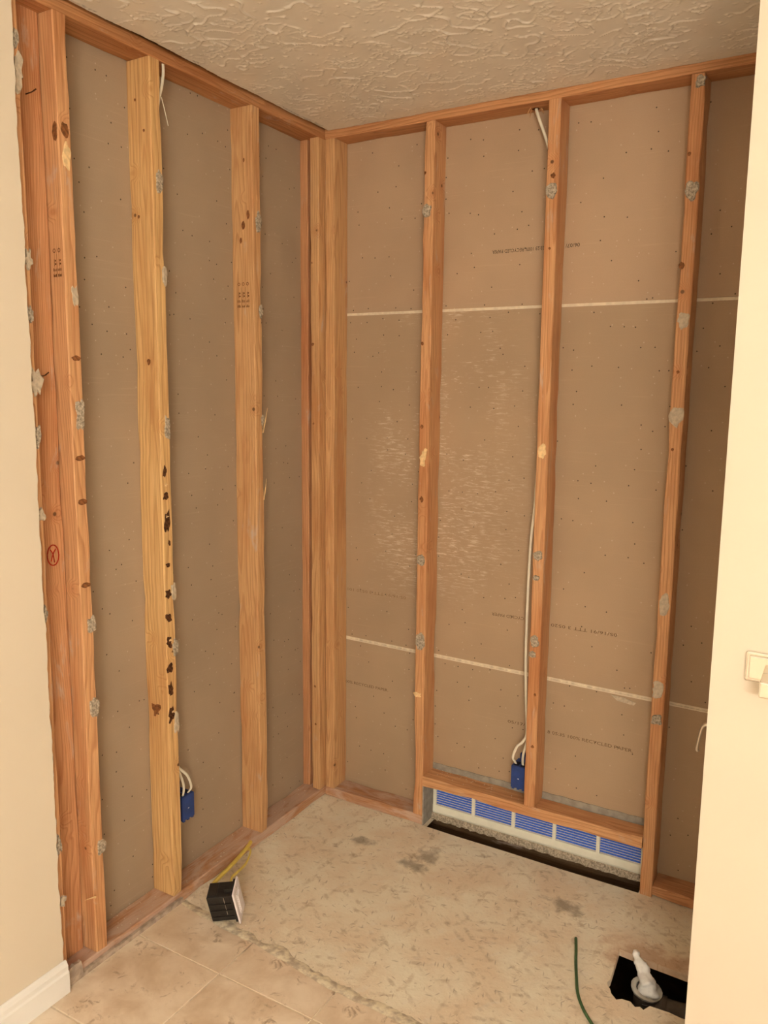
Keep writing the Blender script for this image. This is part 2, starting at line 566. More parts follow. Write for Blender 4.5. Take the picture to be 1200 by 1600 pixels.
def tube(name, pts, rad, mat, parent=None, sides=8, flat=1.0, wide=None, per=6, loc=None, smooth=True):
    """swept tube; rad may be a list; flat squashes the section across 'wide'"""
    path = smooth_path(pts, per) if per > 1 else [Vector(p) for p in pts]
    m = len(path)
    verts, faces = [], []
    ref = Vector(wide) if wide else Vector((0, 0, 1))
    for i, p in enumerate(path):
        t = (path[min(i + 1, m - 1)] - path[max(i - 1, 0)]).normalized()
        s = ref - t * ref.dot(t)
        if s.length < 1e-3:
            s = Vector((1, 0, 0)) - t * t.x
        s.normalize()
        q = t.cross(s)
        if isinstance(rad, (list, tuple)):
            x = i / (m - 1) * (len(rad) - 1)
            k = min(int(x), len(rad) - 2)
            r = rad[k] + (rad[k + 1] - rad[k]) * (x - k)
        else:
            r = rad
        for j in range(sides):
            a = 2 * math.pi * j / sides
            verts.append(p + s * (r * math.cos(a)) + q * (r * flat * math.sin(a)))
    for i in range(m - 1):
        for j in range(sides):
            k = (j + 1) % sides
            faces.append((i * sides + j, i * sides + k, (i + 1) * sides + k, (i + 1) * sides + j))
    faces.append(tuple(range(sides)))
    faces.append(tuple(range((m - 1) * sides, m * sides)))
    return mk(name, verts, faces, mat, loc, parent, smooth)


def prism(name, poly, axis, d0, d1, mat, parent=None, loc=None):
    """polygon (list of 2-D points) extruded from d0 to d1 along axis"""
    n = len(poly)

    def at(p, d):
        return {'x': (d, p[0], p[1]), 'y': (p[0], d, p[1]), 'z': (p[0], p[1], d)}[axis]
    v = [at(p, d0) for p in poly] + [at(p, d1) for p in poly]
    f = [tuple(range(n)), tuple(range(n, 2 * n))] + [(i, (i + 1) % n, n + (i + 1) % n, n + i) for i in range(n)]
    return mk(name, v, f, mat, loc, parent)


def text_mesh(name, s, xa, xb, zc, h, mat, parent, upside=False, y=.0884, slope=0.0):
    """flat print on the back wall paper between xa and xb (xa<xb), facing -y"""
    cu = bpy.data.curves.new('print', 'FONT')
    cu.body = s
    cu.size = 1.0
    cu.resolution_u = 2
    tmp = bpy.data.objects.new('print_tmp', cu)
    col.objects.link(tmp)
    bpy.context.view_layer.update()
    me = bpy.data.meshes.new_from_object(tmp.evaluated_get(bpy.context.evaluated_depsgraph_get()))
    bpy.data.objects.remove(tmp, do_unlink=True)
    vs = [v.co.copy() for v in me.vertices]
    fs = [tuple(p.vertices) for p in me.polygons]
    bpy.data.meshes.remove(me)
    mx0, mx1 = min(v.x for v in vs), max(v.x for v in vs)
    my0, my1 = min(v.y for v in vs), max(v.y for v in vs)
    out = []
    for v in vs:
        u = (v.x - mx0) / (mx1 - mx0)
        q = ((v.y - my0) / (my1 - my0) - .5) * h
        if upside:
            out.append((xb - u * (xb - xa), y, zc - q))
        else:
            out.append((xa + u * (xb - xa), y, zc + q))
    return mk(name, out, fs, mat, ((xa + xb) / 2, y, zc), parent)


# ================================================================== the setting
H = 2.438
D = .0865        # stud depth to the paper of the drywall behind
W = .038

# --- ceiling: cut back raggedly from the two stripped walls
edge = []
y = -1.22
while y < -.03:
    edge.append((.016 + .008 * noise.noise(Vector((y * 6, 1.3, 0))) + .003 * noise.noise(Vector((y * 40, 4.3, 0))) + .006 * min(1, max(0, (-y - .3) / .5)), y))
    y += .012
x = .02
bedge = []
while x < 1.5:
    bedge.append((x, -.004 + .004 * noise.noise(Vector((x * 30, 8.3, 0))) + .003 * noise.noise(Vector((x * 5, 2.3, 0)))))
    x += .014
poly = [(0.0, -4.40)] + [(0.0, -1.23)] + edge + bedge + [(1.62, 0.0), (1.62, -.2), (3.3, -.2), (3.3, -4.40)]
# the near part over the alcove carries the trowelled relief as real geometry
CX0, CX1, CY0, CY1, CS = 0.0, 1.50, -1.26, .01, .0028
nx, ny = int((CX1 - CX0) / CS), int((CY1 - CY0) / CS)


def edge_x(yv):
    k = min(len(edge) - 1, max(0, int((yv - edge[0][1]) / .012)))
    return edge[k][0] if yv > -1.22 else 0.0


def edge_y(xv):
    k = min(len(bedge) - 1, max(0, int((xv - .02) / .014)))
    return bedge[k][1]


def relief(xv, yv):
    wx = noise.noise(Vector((xv * 20, yv * 20, 1.7))) * .016
    wy = noise.noise(Vector((xv * 20, yv * 20, 9.7))) * .016
    n1 = noise.noise(Vector(((xv + wx) * 15, (yv + wy) * 19, 3.1)))
    m1 = noise.noise(Vector((xv * 11, yv * 11, 6.6)))
    r1 = max(0.0, 1 - abs(n1) / .048)
    k1 = min(1.0, max(0.0, (m1 + .10) / .22))
    n2 = noise.noise(Vector(((xv + wy) * 34, (yv + wx) * 40, 5.1)))
    r2 = max(0.0, 1 - abs(n2) / .075)
    k2 = min(1.0, max(0.0, (noise.noise(Vector((xv * 15, yv * 15, 12.6))) - .02) / .2))
    d = max(0.0, noise.noise(Vector((xv * 85, yv * 85, 2.2))) - .42) * 4
    return .0036 * r1 * k1 + .0026 * r2 * k2 + .0024 * min(1, d) + .0015 * noise.noise(Vector((xv * 8, yv * 8, .3)))


vs, fs = [], []
for j in range(ny + 1):
    yv = CY0 + (CY1 - CY0) * j / ny
    ex = edge_x(yv)
    for i in range(nx + 1):
        xv = CX0 + (CX1 - CX0) * i / nx
        fade = min(1.0, (xv - CX0) / .06, (-yv) / .06 if yv < 0 else 0, (yv - CY0) / .02)
        fade = max(0.0, fade)
        X, Y = max(xv, ex), min(yv, edge_y(xv))
        vs.append((X, Y, H - relief(xv, yv) * fade))
for j in range(ny):
    for i in range(nx):
        a_ = j * (nx + 1) + i
        fs.append((a_, a_ + 1, a_ + nx + 2, a_ + nx + 1))
ceil_o = mk('ceiling', vs, fs, M['ceiling'], (0, 0, H), None, True)
vs2, fs2 = box_geo(0.0, 3.3, -4.40, CY0, H, H + .0127)
mk('ceiling_panel', vs2, fs2, M['ceiling_far'], None, ceil_o)
vs2, fs2 = box_geo(CX1 - .002, 3.3, CY0, -.55, H, H + .0127)
mk('ceiling_panel', vs2, fs2, M['ceiling_far'], None, ceil_o)
prism('cut_edge', [(p[0], p[1]) for p in edge] + [(p[0] + .012, p[1]) for p in edge[::-1]], 'z', H + .0002, H + .0127, M['gypsum'], ceil_o)
prism('cut_edge', [(p[0], p[1]) for p in bedge] + [(p[0], p[1] - .012) for p in bedge[::-1]], 'z', H + .0002, H + .0127, M['gypsum'], ceil_o)
tag(ceil_o, 'textured beige ceiling cut raggedly along the stripped walls', 'ceiling', kind='structure')
dk = box('ceiling_light_blocker', -.3, 3.4, -4.50, .3, H + .06, H + .08, M['cavity'])  # unseen slab added over the ceiling gap as a light blocker
tag(dk, 'dark brown slab added above the ceiling gap to block light', 'light blocker', kind='structure')

# --- left wall: painted part still standing, and the bare back of the drywall beyond the studs
wall_left = tag(empty('wall_left', (0, -1.0, 0)), 'left wall, cream paint in front and stripped to studs beyond', 'wall', kind='structure')
pl = [(-4.40, 0.0)]
z = 0.0
ed = []
while z <= H + .001:
    yy = -1.2105 + .0035 * noise.noise(Vector((z * 5, 3.3, 0))) + .0030 * noise.noise(Vector((z * 31, 7.3, 0))) + .0015 * noise.noise(Vector((z * 110, 1.3, 0)))
    ed.append((yy, min(z, H)))
    z += .011
pl += ed + [(-4.40, H)]
painted = prism('painted_drywall', pl, 'x', 0.0005, .0127, M['cream'], wall_left, (0, -1.2, 0))
# grey gypsum showing along the saw cut
gl = [(p[0] + .0008 + .0035 * abs(noise.noise(Vector((p[1] * 24, 9.1, 0)))), p[1]) for p in ed]
prism('gypsum_edge', [(p[0] - .004, p[1]) for p in ed] + gl[::-1], 'x', .0008, .0112, M['gypsum'], wall_left)
sheet_l = box('drywall_sheet', -D - .0127, -D, -1.30, .10, 0, H + .03, M['paper_left'], wall_left, loc=(-D, 0, 0))

# --- back wall: three drywall sheets seen from behind
wall_back = tag(empty('wall_back', (.7, D, 0)), 'back wall stripped to the brown paper of the drywall behind', 'wall', kind='structure')
YB = D
s_top = box('drywall_sheet', -.10, 1.60, YB, YB + .0127, 1.832, H + .03, M['paper_top'], wall_back, loc=(0, YB, 1.832))
s_mid = prism('drywall_sheet', [(-.10, .6255), (1.60, .6075), (1.60, 1.822), (-.10, 1.826)], 'y', YB, YB + .0127, M['paper_mid'], wall_back, (0, YB, .625))
low = [(-.10, .0), (.41, .0), (.41, .206), (1.215, .206), (1.215, 0.0), (1.60, .0), (1.60, .600), (-.10, .618)]
s_low = prism('drywall_sheet', low, 'y', YB, YB + .0127, M['paper_back'], wall_back, loc=(0, YB, 0))
sb = box('sheathing', -.12, 1.62, YB + .0135, YB + .03, .2, H + .05, M['cavity'], wall_back)
# pale paper edges along the two joints
prism('paper_edge', [(-.1, 1.8255), (1.6, 1.8215), (1.6, 1.8305), (-.1, 1.8345)], 'y', YB - .0012, YB + .004, M['cream_paper'], s_top)
prism('paper_edge', [(-.1, .6235), (1.6, .6055), (1.6, .6105), (-.1, .6285)], 'y', YB - .0012, YB + .004, M['cream_paper'], s_mid)
prism('paper_edge', [(-.1, .6155), (1.6, .5975), (1.6, .6025), (-.1, .6205)], 'y', YB - .0012, YB + .004, M['cream_paper'], s_low)
prism('joint_filler', [(-.1, .6200), (1.6, .6020), (1.6, .6060), (-.1, .6240)], 'y', YB + .001, YB + .006, M['mortar'], s_low)
prism('torn_flap', [(1.055, .600), (1.10, .597), (1.135, .588), (1.128, .578), (1.075, .584)], 'y', YB - .0035, YB - .001, M['torn_paper'], s_low)
# print on the paper
YT = YB - .0006
text_mesh('printed_date', '06/07/', .842, .886, 2.008, .0115, M['ink'], s_top, True, YT)
text_mesh('printed_text', '03:23 100% RECYCLED PAPER', .598, .774, 2.007, .0110, M['ink'], s_top, True, YT)
text_mesh('printed_text', '05/16/91 TTT 3 05201', .838, 1.064, .798, .0105, M['ink_mid'], s_mid, True, YT)
text_mesh('printed_text', 'CYCLED PAPER', .635, .752, .804, .0105, M['ink_mid'], s_mid, True, YT)
text_mesh('printed_text', '05/16/91 TTT 3 0520 100', .042, .298, .812, .0105, M['ink_faint'], s_mid, True, YT)
text_mesh('printed_text', '05/17/', .707, .770, .431, .0105, M['ink_mid'], s_low, False, YT)
text_mesh('printed_text', '8 05:35 100% RECYCLED PAPER.', .850, 1.134, .4255, .0110, M['ink_mid'], s_low, False, YT)
text_mesh('printed_text', '00% RECYCLED PAPER.', .038, .228, .4445, .0105, M['ink_mid'], s_low, False, YT)
# grey gypsum strip where the sheet stops above the sill
v = []
strip = [(.415 + .8 * i / 40, .208 + .0025 * noise.noise(Vector((i * .9, 2.2, 0)))) for i in range(41)]
prism('gypsum_strip', [(.415, .17), (1.215, .17)] + strip[::-1], 'y', YB - .004, YB + .006, M['grey_liner'], wall_back)

# --- right wall of the alcove and the painted partition facing the camera
wr = [(1.446, .10), (1.446, -.70), (3.30, -.70), (3.30, -.585), (1.56, -.585), (1.56, .10)]
wall_right = prism('wall_right', wr, 'z', 0, H, M['cream'], loc=(1.5, -.6, 0))
tag(wall_right, 'bright cream painted partition wall at the right edge', 'wall', kind='structure')
wall_rear = box('wall_rear', -.1, 3.4, -4.50, -4.40, 0, H, M['cream'])
tag(wall_rear, 'cream painted wall behind the camera', 'wall', kind='structure')
wall_side = box('wall_side', 3.3, 3.4, -4.40, -.585, 0, H, M['cream'])
tag(wall_side, 'cream painted wall at the far right of the room', 'wall', kind='structure')

# --- baseboard
prof = [(.0125, 0.009), (.0270, 0.009), (.0270, .066), (.0235, .071), (.0235, .083), (.0190, .092), (.0150, .0955), (.0125, .0955)]
bb = prism('baseboard_left', prof, 'y', -4.40, -1.2045, M['white_trim'])
# extruding along y: profile is (x, z)
tag(bb, 'white moulded baseboard along the cream left wall', 'baseboard', kind='structure')

# --- floor: tiles in front, bare subfloor in the alcove
TT = .009
floor = box('floor', -.01, 3.3, -4.40, -.86, -.022, TT - .0025, M['grout'], loc=(0, -2, -.022))
box('grout_bed', 1.45, 3.3, -.87, -.60, -.022, TT - .0025, M['grout'], floor)
tag(floor, 'beige ceramic tile floor with pale grout', 'floor', kind='structure')


def tile_edge(x):
    pts = [(0, -.788), (.114, -.803), (.344, -.815), (.56, -.844), (.8, -.852), (1.6, -.86)]
    for (a, ya), (b, yb) in zip(pts, pts[1:]):
        if a <= x <= b:
            return ya + (yb - ya) * (x - a) / (b - a)
    return -.86


GX = [.006] + [.312 + .305 * i for i in range(10)]
GY = [-.957 - .305 * i for i in range(12)]
J = .0022
base_tile = None
for i in range(len(GX) - 1):
    x0, x1 = GX[i] + J, min(GX[i + 1], 3.3) - J
    # cut row against the alcove
    if x0 < 1.44:
        n = 16
        top = []
        for k in range(n + 1):
            xx = x0 + (x1 - x0) * k / n
            xx_ = min(xx, 1.444)
            top.append((xx_, tile_edge(xx_) - .004 + .006 * noise.noise(Vector((xx * 22, 5.5, 0))) + .003 * noise.noise(Vector((xx * 80, 2.5, 0)))))
        prism('floor_tile', [(x0, GY[0] + J), (min(x1, 1.444), GY[0] + J)] + top[::-1], 'z', -.001, TT, M['tile'], floor)
    if x1 > 1.47:
        vv, ff = box_geo(max(x0, 1.450), x1, GY[0] + J, -.702, -.001, TT, .0018)
        mk('floor_tile', vv, ff, M['tile'], None, floor)
    for j in range(len(GY) - 1):
        y1, y0 = GY[j] - J, max(GY[j + 1], -4.40) + J
        if y1 - y0 < .02 or x1 - x0 < .02:
            continue
        vv, ff = box_geo(x0, x1, y0, y1, -.001, TT, .0018)
        mk('floor_tile', vv, ff, M['tile'], None, floor)

# alcove subfloor with the floor slot and the drain opening cut through
outer = [(-.09, YB + .012), (-.09, -.80), (0, -.80), (.12, -.812), (.35, -.826), (.57, -.855), (.8, -.862), (1.447, -.868), (1.447, YB + .012)]
slot = [(.428, .002), (.56, -.001), (.75, .001), (.95, -.001), (1.194, .002), (1.194, .0965), (.428, .0965)]
hole = [(1.209, -.290), (1.214, -.36), (1.218, -.422), (1.213, -.438), (1.219, -.452), (1.226, -.458), (1.233, -.473), (1.25, -.4885), (1.262, -.4785), (1.2835, -.4764), (1.298, -.489), (1.309, -.4815), (1.319, -.488), (1.33, -.466), (1.377, -.463), (1.408, -.467), (1.440, -.46), (1.440, -.302), (1.36, -.2985), (1.28, -.296)]
bm = bmesh.new()
for loop in (outer, slot, hole):
    vs = [bm.verts.new((p[0], p[1], 0)) for p in loop]
    for i in range(len(vs)):
        bm.edges.new((vs[i], vs[(i + 1) % len(vs)]))
bmesh.ops.triangle_fill(bm, edges=bm.edges[:], use_beauty=True)
top_faces = bm.faces[:]
ext = bmesh.ops.extrude_face_region(bm, geom=top_faces)
for g in ext['geom']:
    if isinstance(g, bmesh.types.BMVert):
        g.co.z = -.020
bmesh.ops.recalc_face_normals(bm, faces=bm.faces)
me = bpy.data.meshes.new('floor_alcove')
bm.to_mesh(me)
bm.free()
me.materials.append(M['osb'])
sub = bpy.data.objects.new('floor_alcove', me)
col.objects.link(sub)
WLOC[sub.name] = Vector((0, 0, 0))
tag(sub, 'rough mortar smeared subfloor of the stripped alcove', 'subfloor', kind='structure')
# ridge of old mortar left along the cut tiles
vs, fs = [], []
n = 150
for k in range(n + 1):
    xx = .004 + 1.438 * k / n
    e = tile_edge(xx)
    h = .0065 + .002 * abs(noise.noise(Vector((xx * 33, 1.1, 0))))
    wd = .038 + .022 * noise.noise(Vector((xx * 14, 6.1, 0))) + .006 * noise.noise(Vector((xx * 70, 3.1, 0)))
    vs += [(xx, e - .010, .001), (xx, e - .003, h), (xx, e + wd * .5, h * .75), (xx, e + wd, -.001)]
for k in range(n):
    for q in range(3):
        fs.append((k * 4 + q, k * 4 + q + 1, k * 4 + 5 + q, k * 4 + 4 + q))
mk('mortar_ridge', vs, fs, M['mortar'], None, sub, True)
# slab added under the floor so no outside light comes through its openings
cav = box('floor_light_blocker', -.2, 1.7, -.9, .3, -.36, -.34, M['cavity'])
tag(cav, 'dark brown slab added beneath the subfloor openings to keep light out', 'crawl space', kind='structure')
jo = timber('floor_joist', (.30, .125, -.24), (1.30, .163, -.010), 'x', M['joist_x'], 71, 'dark floor joist inside the floor slot below the blue filter', cat='joist')

# ================================================================== framing
G = 'exposed wall studs'
ZT = 2.413


def stud(name, x0, x1, y0, y1, z0, z1, mat, seed, label, shear=(0, 0), wear=.0012):
    return timber(name, (x0, y0, z0), (x1, y1, z1), 'z', M[mat], seed, label, None, wear, .0012, shear, 'wall stud', G)


# left wall studs
st00 = stud('wall_stud', -D, 0, -1.2255, -1.1872, W, ZT, 'orange_z', 1, 'narrow stud face beside the ragged cream drywall edge, leftmost of all studs')
st01 = stud('wall_stud', -.0865, -.0475, -1.1862, -1.0965, W, ZT, 'red_z', 2, 'reddish stud turned flat and set back, marked with a red circle')
st0 = stud('wall_stud', -D, 0, -1.0955, -1.0575, W, ZT, 'orange_z', 3, 'orange stud with horizontal knots beside the set-back reddish stud')
st2 = stud('wall_stud', -D, 0, -.8075, -.7690, W, ZT, 'yellow_z', 4, 'yellow pine stud with a column of dark bark marks', (0, .0055), .0018)
st3 = stud('wall_stud', -D, 0, -.3915, -.3530, W, ZT, 'tan_z', 5, 'tan stud with a printed grade stamp, third bay of the left wall', (0, .001), .002)
st4a = stud('wall_stud', -.0865, -.0535, -.027, .058, W, ZT, 'red_z', 6, 'reddish stud tucked behind the inside corner, partly in shadow')
st4b = stud('wall_stud', -.037, -.0008, -.036, .053, W, ZT, 'tan_z', 7, 'pale stud at the inside corner on the left wall side')
# back wall studs
st5 = stud('wall_stud', .0003, .0400, 0, D, W, ZT, 'tan_z', 8, 'pale stud at the inside corner on the back wall side')
b1 = stud('wall_stud', .3850, .4232, 0, D, W, ZT, 'orange_z', 9, 'orange stud at the left end of the blue filter opening', (.0012, 0), .002)
b2 = stud('wall_stud', .8060, .8440, 0, D, .1885, ZT, 'orange_z', 10, 'stud standing on the sill with a white cable down its side', (-.0060, 0), .0015)
b3 = stud('wall_stud', 1.1965, 1.2345, 0, D, .0, ZT, 'orange_z', 11, 'stud at the right end of the blue filter opening, nearest the partition', (.0035, 0), .002)

# plates
tpl = timber('top_plate', (-D, -1.30, ZT + .0003), (0, .10, ZT + .038), 'y', M['plate_top_y'], 21, 'brown top plate over the left wall studs under the ceiling', cat='top plate', group='wall plates')
tpb = timber('top_plate', (.0005, 0, ZT + .0003), (1.446, D, ZT + .038), 'x', M['plate_top_x'], 22, 'brown top plate over the back wall studs under the ceiling', cat='top plate', group='wall plates')
bpl = timber('bottom_plate', (-D, -1.30, 0.0005), (0, .10, W - .0003), 'y', M['dusty_y'], 23, 'dusty pinkish bottom plate along the floor of the left wall', cat='bottom plate', group='wall plates', wear=.003)
bpb = timber('bottom_plate', (.0005, 0, 0.0005), (.4232, D, W - .0003), 'x', M['dusty_x'], 24, 'short bottom plate from the corner to the blue filter opening', cat='bottom plate', group='wall plates', wear=.002)
bpr = timber('bottom_plate', (1.2350, 0, 0.0005), (1.446, D, W - .0003), 'x', M['red_x'], 25, 'short dark bottom plate right of the blue filter opening', cat='bottom plate', group='wall plates', wear=.002)
sill = timber('window_sill_plank', (.4238, -.001, .1505), (1.1960, D - .004, .1883), 'x', M['orange_x'], 26, 'orange horizontal sill board above the blue filter opening', cat='sill', group='wall plates', wear=.0025)
sill.name = 'opening_sill'
WLOC['opening_sill'] = WLOC['window_sill_plank'] if 'window_sill_plank' in WLOC else Vector(sill.location)

# ------------------------------------------------------------------ plaster patches, scars, marks on the studs
S = 100
for y_, z_, ry, rz, m_ in ((-1.070, 1.493, .012, .036, 'plaster'), (-1.074, 2.097, .010, .026, 'pale_scar'), (-1.064, .953, .011, .019, 'plaster'),
                           (-1.066, .728, .012, .022, 'plaster'), (-1.066, .333, .011, .019, 'plaster'), (-1.069, 1.78, .009, .020, 'torn_paper')):
    S += 1
    blob('plaster_patch', st0, (0, y_, z_), 'x', ry, rz, M[m_], S, .004 if m_ == 'plaster' else .0012, square=.4)
for y_, z_, ry, rz, m_ in ((-1.194, 2.247, .014, .034, 'torn_paper'), (-1.197, 2.315, .008, .020, 'plaster'), (-1.193, 1.848, .010, .024, 'torn_paper'), (-1.196, 1.725, .008, .022, 'plaster'),
                           (-1.193, 1.562, .019, .036, 'torn_paper'), (-1.195, 1.447, .008, .026, 'plaster'), (-1.195, 1.257, .011, .020, 'torn_paper'), (-1.199, 1.013, .006, .018, 'plaster'),
                           (-1.196, .407, .008, .030, 'plaster'), (-1.193, .251, .009, .016, 'torn_paper')):
    S += 1
    blob('torn_paper_flake', st00, (0, y_, z_), 'x', ry, rz, M[m_], S, .004, jag=.5)
for y_, z_, ry, rz in ((-.779, 2.104, .010, .026), (-.770, 1.865, .007, .022), (-.776, 1.451, .009, .024), (-.771, .976, .008, .022), (-.771, .811, .008, .022), (-.775, .577, .009, .024)):
    S += 1
    blob('plaster_patch', st2, (0, y_, z_), 'x', ry, rz, M['plaster' if S % 2 else 'torn_paper'], S, .0025, square=.3)
for y_, z_, ry, rz in ((-.790, 1.332, .007, .014), (-.790, 1.259, .009, .011), (-.788, 1.182, .011, .027), (-.782, 1.124, .004, .007), (-.790, 1.060, .007, .006),
                       (-.791, .975, .010, .011), (-.793, .906, .010, .010), (-.793, .832, .011, .015), (-.793, .755, .011, .012), (-.794, .690, .010, .019), (-.794, .611, .011, .024)):
    S += 1
    blob('bark_mark', st2, (0, y_, z_), 'x', ry, rz, M['bark'], S, .0009, jag=.42, square=.6)
for z_, ry in ((1.200, .006), (1.29, .005), (.838, .006), (.62, .006)):
    S += 1
    blob('pale_scar', st2, (0, -.789, z_), 'x', ry, .004, M['pale_scar'], S, .0011, jag=.5)
for x_, z_, rx, rz in ((-.054, 2.312, .003, .004), (-.025, 2.232, .003, .004), (-.054, 2.016, .003, .005), (-.034, 1.632, .006, .009)):
    S += 1
    blob('knot', st2, (x_, -.8060 + .0025 * (z_ / 2.4), z_), '-y', rx, rz, M['knot'], S, .0006, jag=.15, off=.0018)
blob('bark_mark', st2, (-.050, -.8060, .62), '-y', .014, .016, M['knot'], 301, .0006, jag=.6, off=.0006)
for y_, z_, ry, rz in ((-.366, 2.075, .011, .027), (-.359, 1.804, .008, .018), (-.357, 1.46, .005, .014)):
    S += 1
    blob('plaster_patch', st3, (0, y_, z_), 'x', ry, rz, M['plaster'], S, .003)
for x_, z_, rx, rz in ((-.020, 2.095, .006, .014), (-.050, 2.02, .004, .010), (-.040, 2.065, .007, .013), (-.034, 2.258, .003, .006)):
    S += 1
    blob('knot', st3, (x_, -.391, z_), '-y', rx, rz, M['knot'], S, .0006, jag=.15)
for x_, z_, rx, rz, m_ in ((.402, 2.14, .014, .017, 'plaster'), (.404, 1.336, .012, .026, 'pale_scar'), (.402, .982, .014, .016, 'plaster'), (.404, .688, .015, .026, 'plaster'), (.398, .491, .013, .008, 'pale_scar')):
    S += 1
    blob('plaster_patch', b1, (x_, 0, z_), '-y', rx, rz, M[m_], S, .0045 if m_ == 'plaster' else .001, jag=.2 if S % 3 else .5)
for x_, z_, r_ in ((.392, 2.257, .004), (.400, 1.193, .009), (.393, 1.716, .005), (.396, 1.44, .006)):
    S += 1
    blob('knot', b1, (x_, 0, z_), '-y', r_, r_ * 1.1, M['knot'], S, .0006)
for x_, z_, rx, rz, m_ in ((.820, 2.153, .0185, .020, 'plaster'), (.822, 1.377, .012, .022, 'pale_scar'), (.822, 1.043, .013, .013, 'plaster'), (.819, .97, .010, .008, 'plaster'), (.822, .76, .013, .018, 'plaster'), (.817, .716, .010, .010, 'plaster')):
    S += 1
    blob('plaster_patch', b2, (x_, 0, z_), '-y', rx, rz, M[m_], S, .0045 if m_ == 'plaster' else .001, jag=.2)
for x_, z_, r_ in ((.822, 2.197, .007), (.820, 1.989, .004), (.830, .58, .004), (.829, .40, .005)):
    S += 1
    blob('knot', b2, (x_, 0, z_), '-y', r_, r_ * 1.2, M['knot'], S, .0006)
for x_, z_, rx, rz, m_ in ((1.224, 2.391, .011, .014, 'plaster'), (1.221, 2.111, .015, .021, 'plaster'), (1.219, 1.768, .015, .018, 'torn_paper'), (1.217, 1.496, .014, .022, 'torn_paper'),
                           (1.216, .939, .014, .026, 'torn_paper'), (1.214, .675, .014, .024, 'torn_paper'), (1.215, .579, .013, .014, 'plaster')):
    S += 1
    blob('plaster_patch', b3, (x_, 0, z_), '-y', rx, rz, M[m_], S, .004 if m_ == 'plaster' else .001, square=.3)
for x_, z_, r_ in ((1.207, 2.209, .005), (1.205, 1.913, .008), (1.213, 1.62, .004), (1.212, 1.40, .004)):
    S += 1
    blob('knot', b3, (x_, 0, z_), '-y', r_, r_ * 1.2, M['knot'], S, .0006, jag=.15)
for x_, z_, r_ in ((-.022, .45, .004), (-.02, .30, .004), (-.03, 2.0, .003), (-.028, 1.72, .005), (-.025, 1.44, .004)):
    S += 1
    blob('knot', st4b, (x_, -.036, z_), '-y', r_, r_ * 1.2, M['knot'], S, .0006)


# grade stamps: rows of small ink marks
def stamp(parent, x0, x1, y, z0, z1, seed, cols=3):
    rg = random.Random(seed)
    vs, fs = [], []

    def quad(xa, xb, za, zb):
        i = len(vs)
        vs.extend([(xa, y, za), (xb, y, za), (xb, y, zb), (xa, y, zb)])
        fs.append((i, i + 1, i + 2, i + 3))
    cw = (x1 - x0) / cols
    hh = z1 - z0
    for c in range(cols):
        cx = x0 + cw * (c + .5)
        # ring emblem on top
        for k in range(12):
            a0_, a1_ = 2 * math.pi * k / 12, 2 * math.pi * (k + 1) / 12
            i = len(vs)
            rr, r0_ = cw * .30, cw * .20
            cz = z1 - rr
            vs.extend([(cx + rr * math.cos(a0_), y, cz + rr * math.sin(a0_)), (cx + rr * math.cos(a1_), y, cz + rr * math.sin(a1_)),
                       (cx + r0_ * math.cos(a1_), y, cz + r0_ * math.sin(a1_)), (cx + r0_ * math.cos(a0_), y, cz + r0_ * math.sin(a0_))])
            fs.append((i, i + 1, i + 2, i + 3))
        quad(cx - cw * .12, cx - cw * .02, z0 + hh * .38, z0 + hh * .62)
        quad(cx + cw * .06, cx + cw * .34, z0 + hh * .42, z0 + hh * .48)
        quad(cx + cw * .06, cx + cw * .30, z0 + hh * .54, z0 + hh * .60)
        for k in range(4):
            xx = cx - cw * .36 + cw * .2 * k
            quad(xx, xx + cw * .1, z0 + hh * .20, z0 + hh * (.26 + .06 * rg.random()))
            quad(xx, xx + cw * .12, z0, z0 + hh * (.06 + .05 * rg.random()))
        if c:
            quad(cx - cw * .5, cx - cw * .45, z0 + hh * .08, z0 + hh * .8)
    return mk('grade_stamp', vs, fs, M['stamp_ink'], None, parent)


stamp(st3, -.066, -.014, -.3945, 1.815, 1.892, 5)
stamp(st0, -.040, -.006, -1.0972, 1.822, 1.888, 6, 2)
# charred knot wrapped round the edge of the first whole stud
blob('knot', st0, (-.012, -1.0955, 2.150), '-y', .009, .022, M['knot'], 402, .0006, jag=.2)
blob('knot', st0, (0, -1.075, 2.158), 'x', .012, .016, M['knot'], 403, .0006, jag=.2)
for z_, s2 in ((1.63, 404), (1.385, 405), (1.275, 406), (1.06, 407)):
    blob('knot', st0, (0, -1.074, z_), 'x', .015, .007, M['knot'], s2, .0005, jag=.14)
# red lumber-crayon mark on the set-back stud
pts = [(-.0468, -1.1325 + .0165 * math.cos(a * math.pi / 12), 1.143 + .026 * math.sin(a * math.pi / 12)) for a in range(0, 25)]
rm = tube('red_mark', pts, .0016, M['red_ink'], st01, 5, 1, None, 1)
tube('red_mark', [(-.0468, -1.1400, 1.158), (-.0468, -1.1325, 1.146), (-.0468, -1.1290, 1.124)], .0014, M['red_ink'], st01, 5, 1, None, 2)
tube('red_mark', [(-.0468, -1.1250, 1.158), (-.0468, -1.1325, 1.146), (-.0468, -1.1390, 1.128)], .0014, M['red_ink'], st01, 5, 1, None, 2)
# nails driven part-way into the set-back stud
for y_, z_ in ((-1.140, 2.225), (-1.145, 1.585)):
    tube('bent_nail', [(-.0485, y_, z_), (-.030, y_ + .002, z_ + .002), (-.024, y_ + .010, z_ + .010)], .0016, M['bark'], st01, 6)
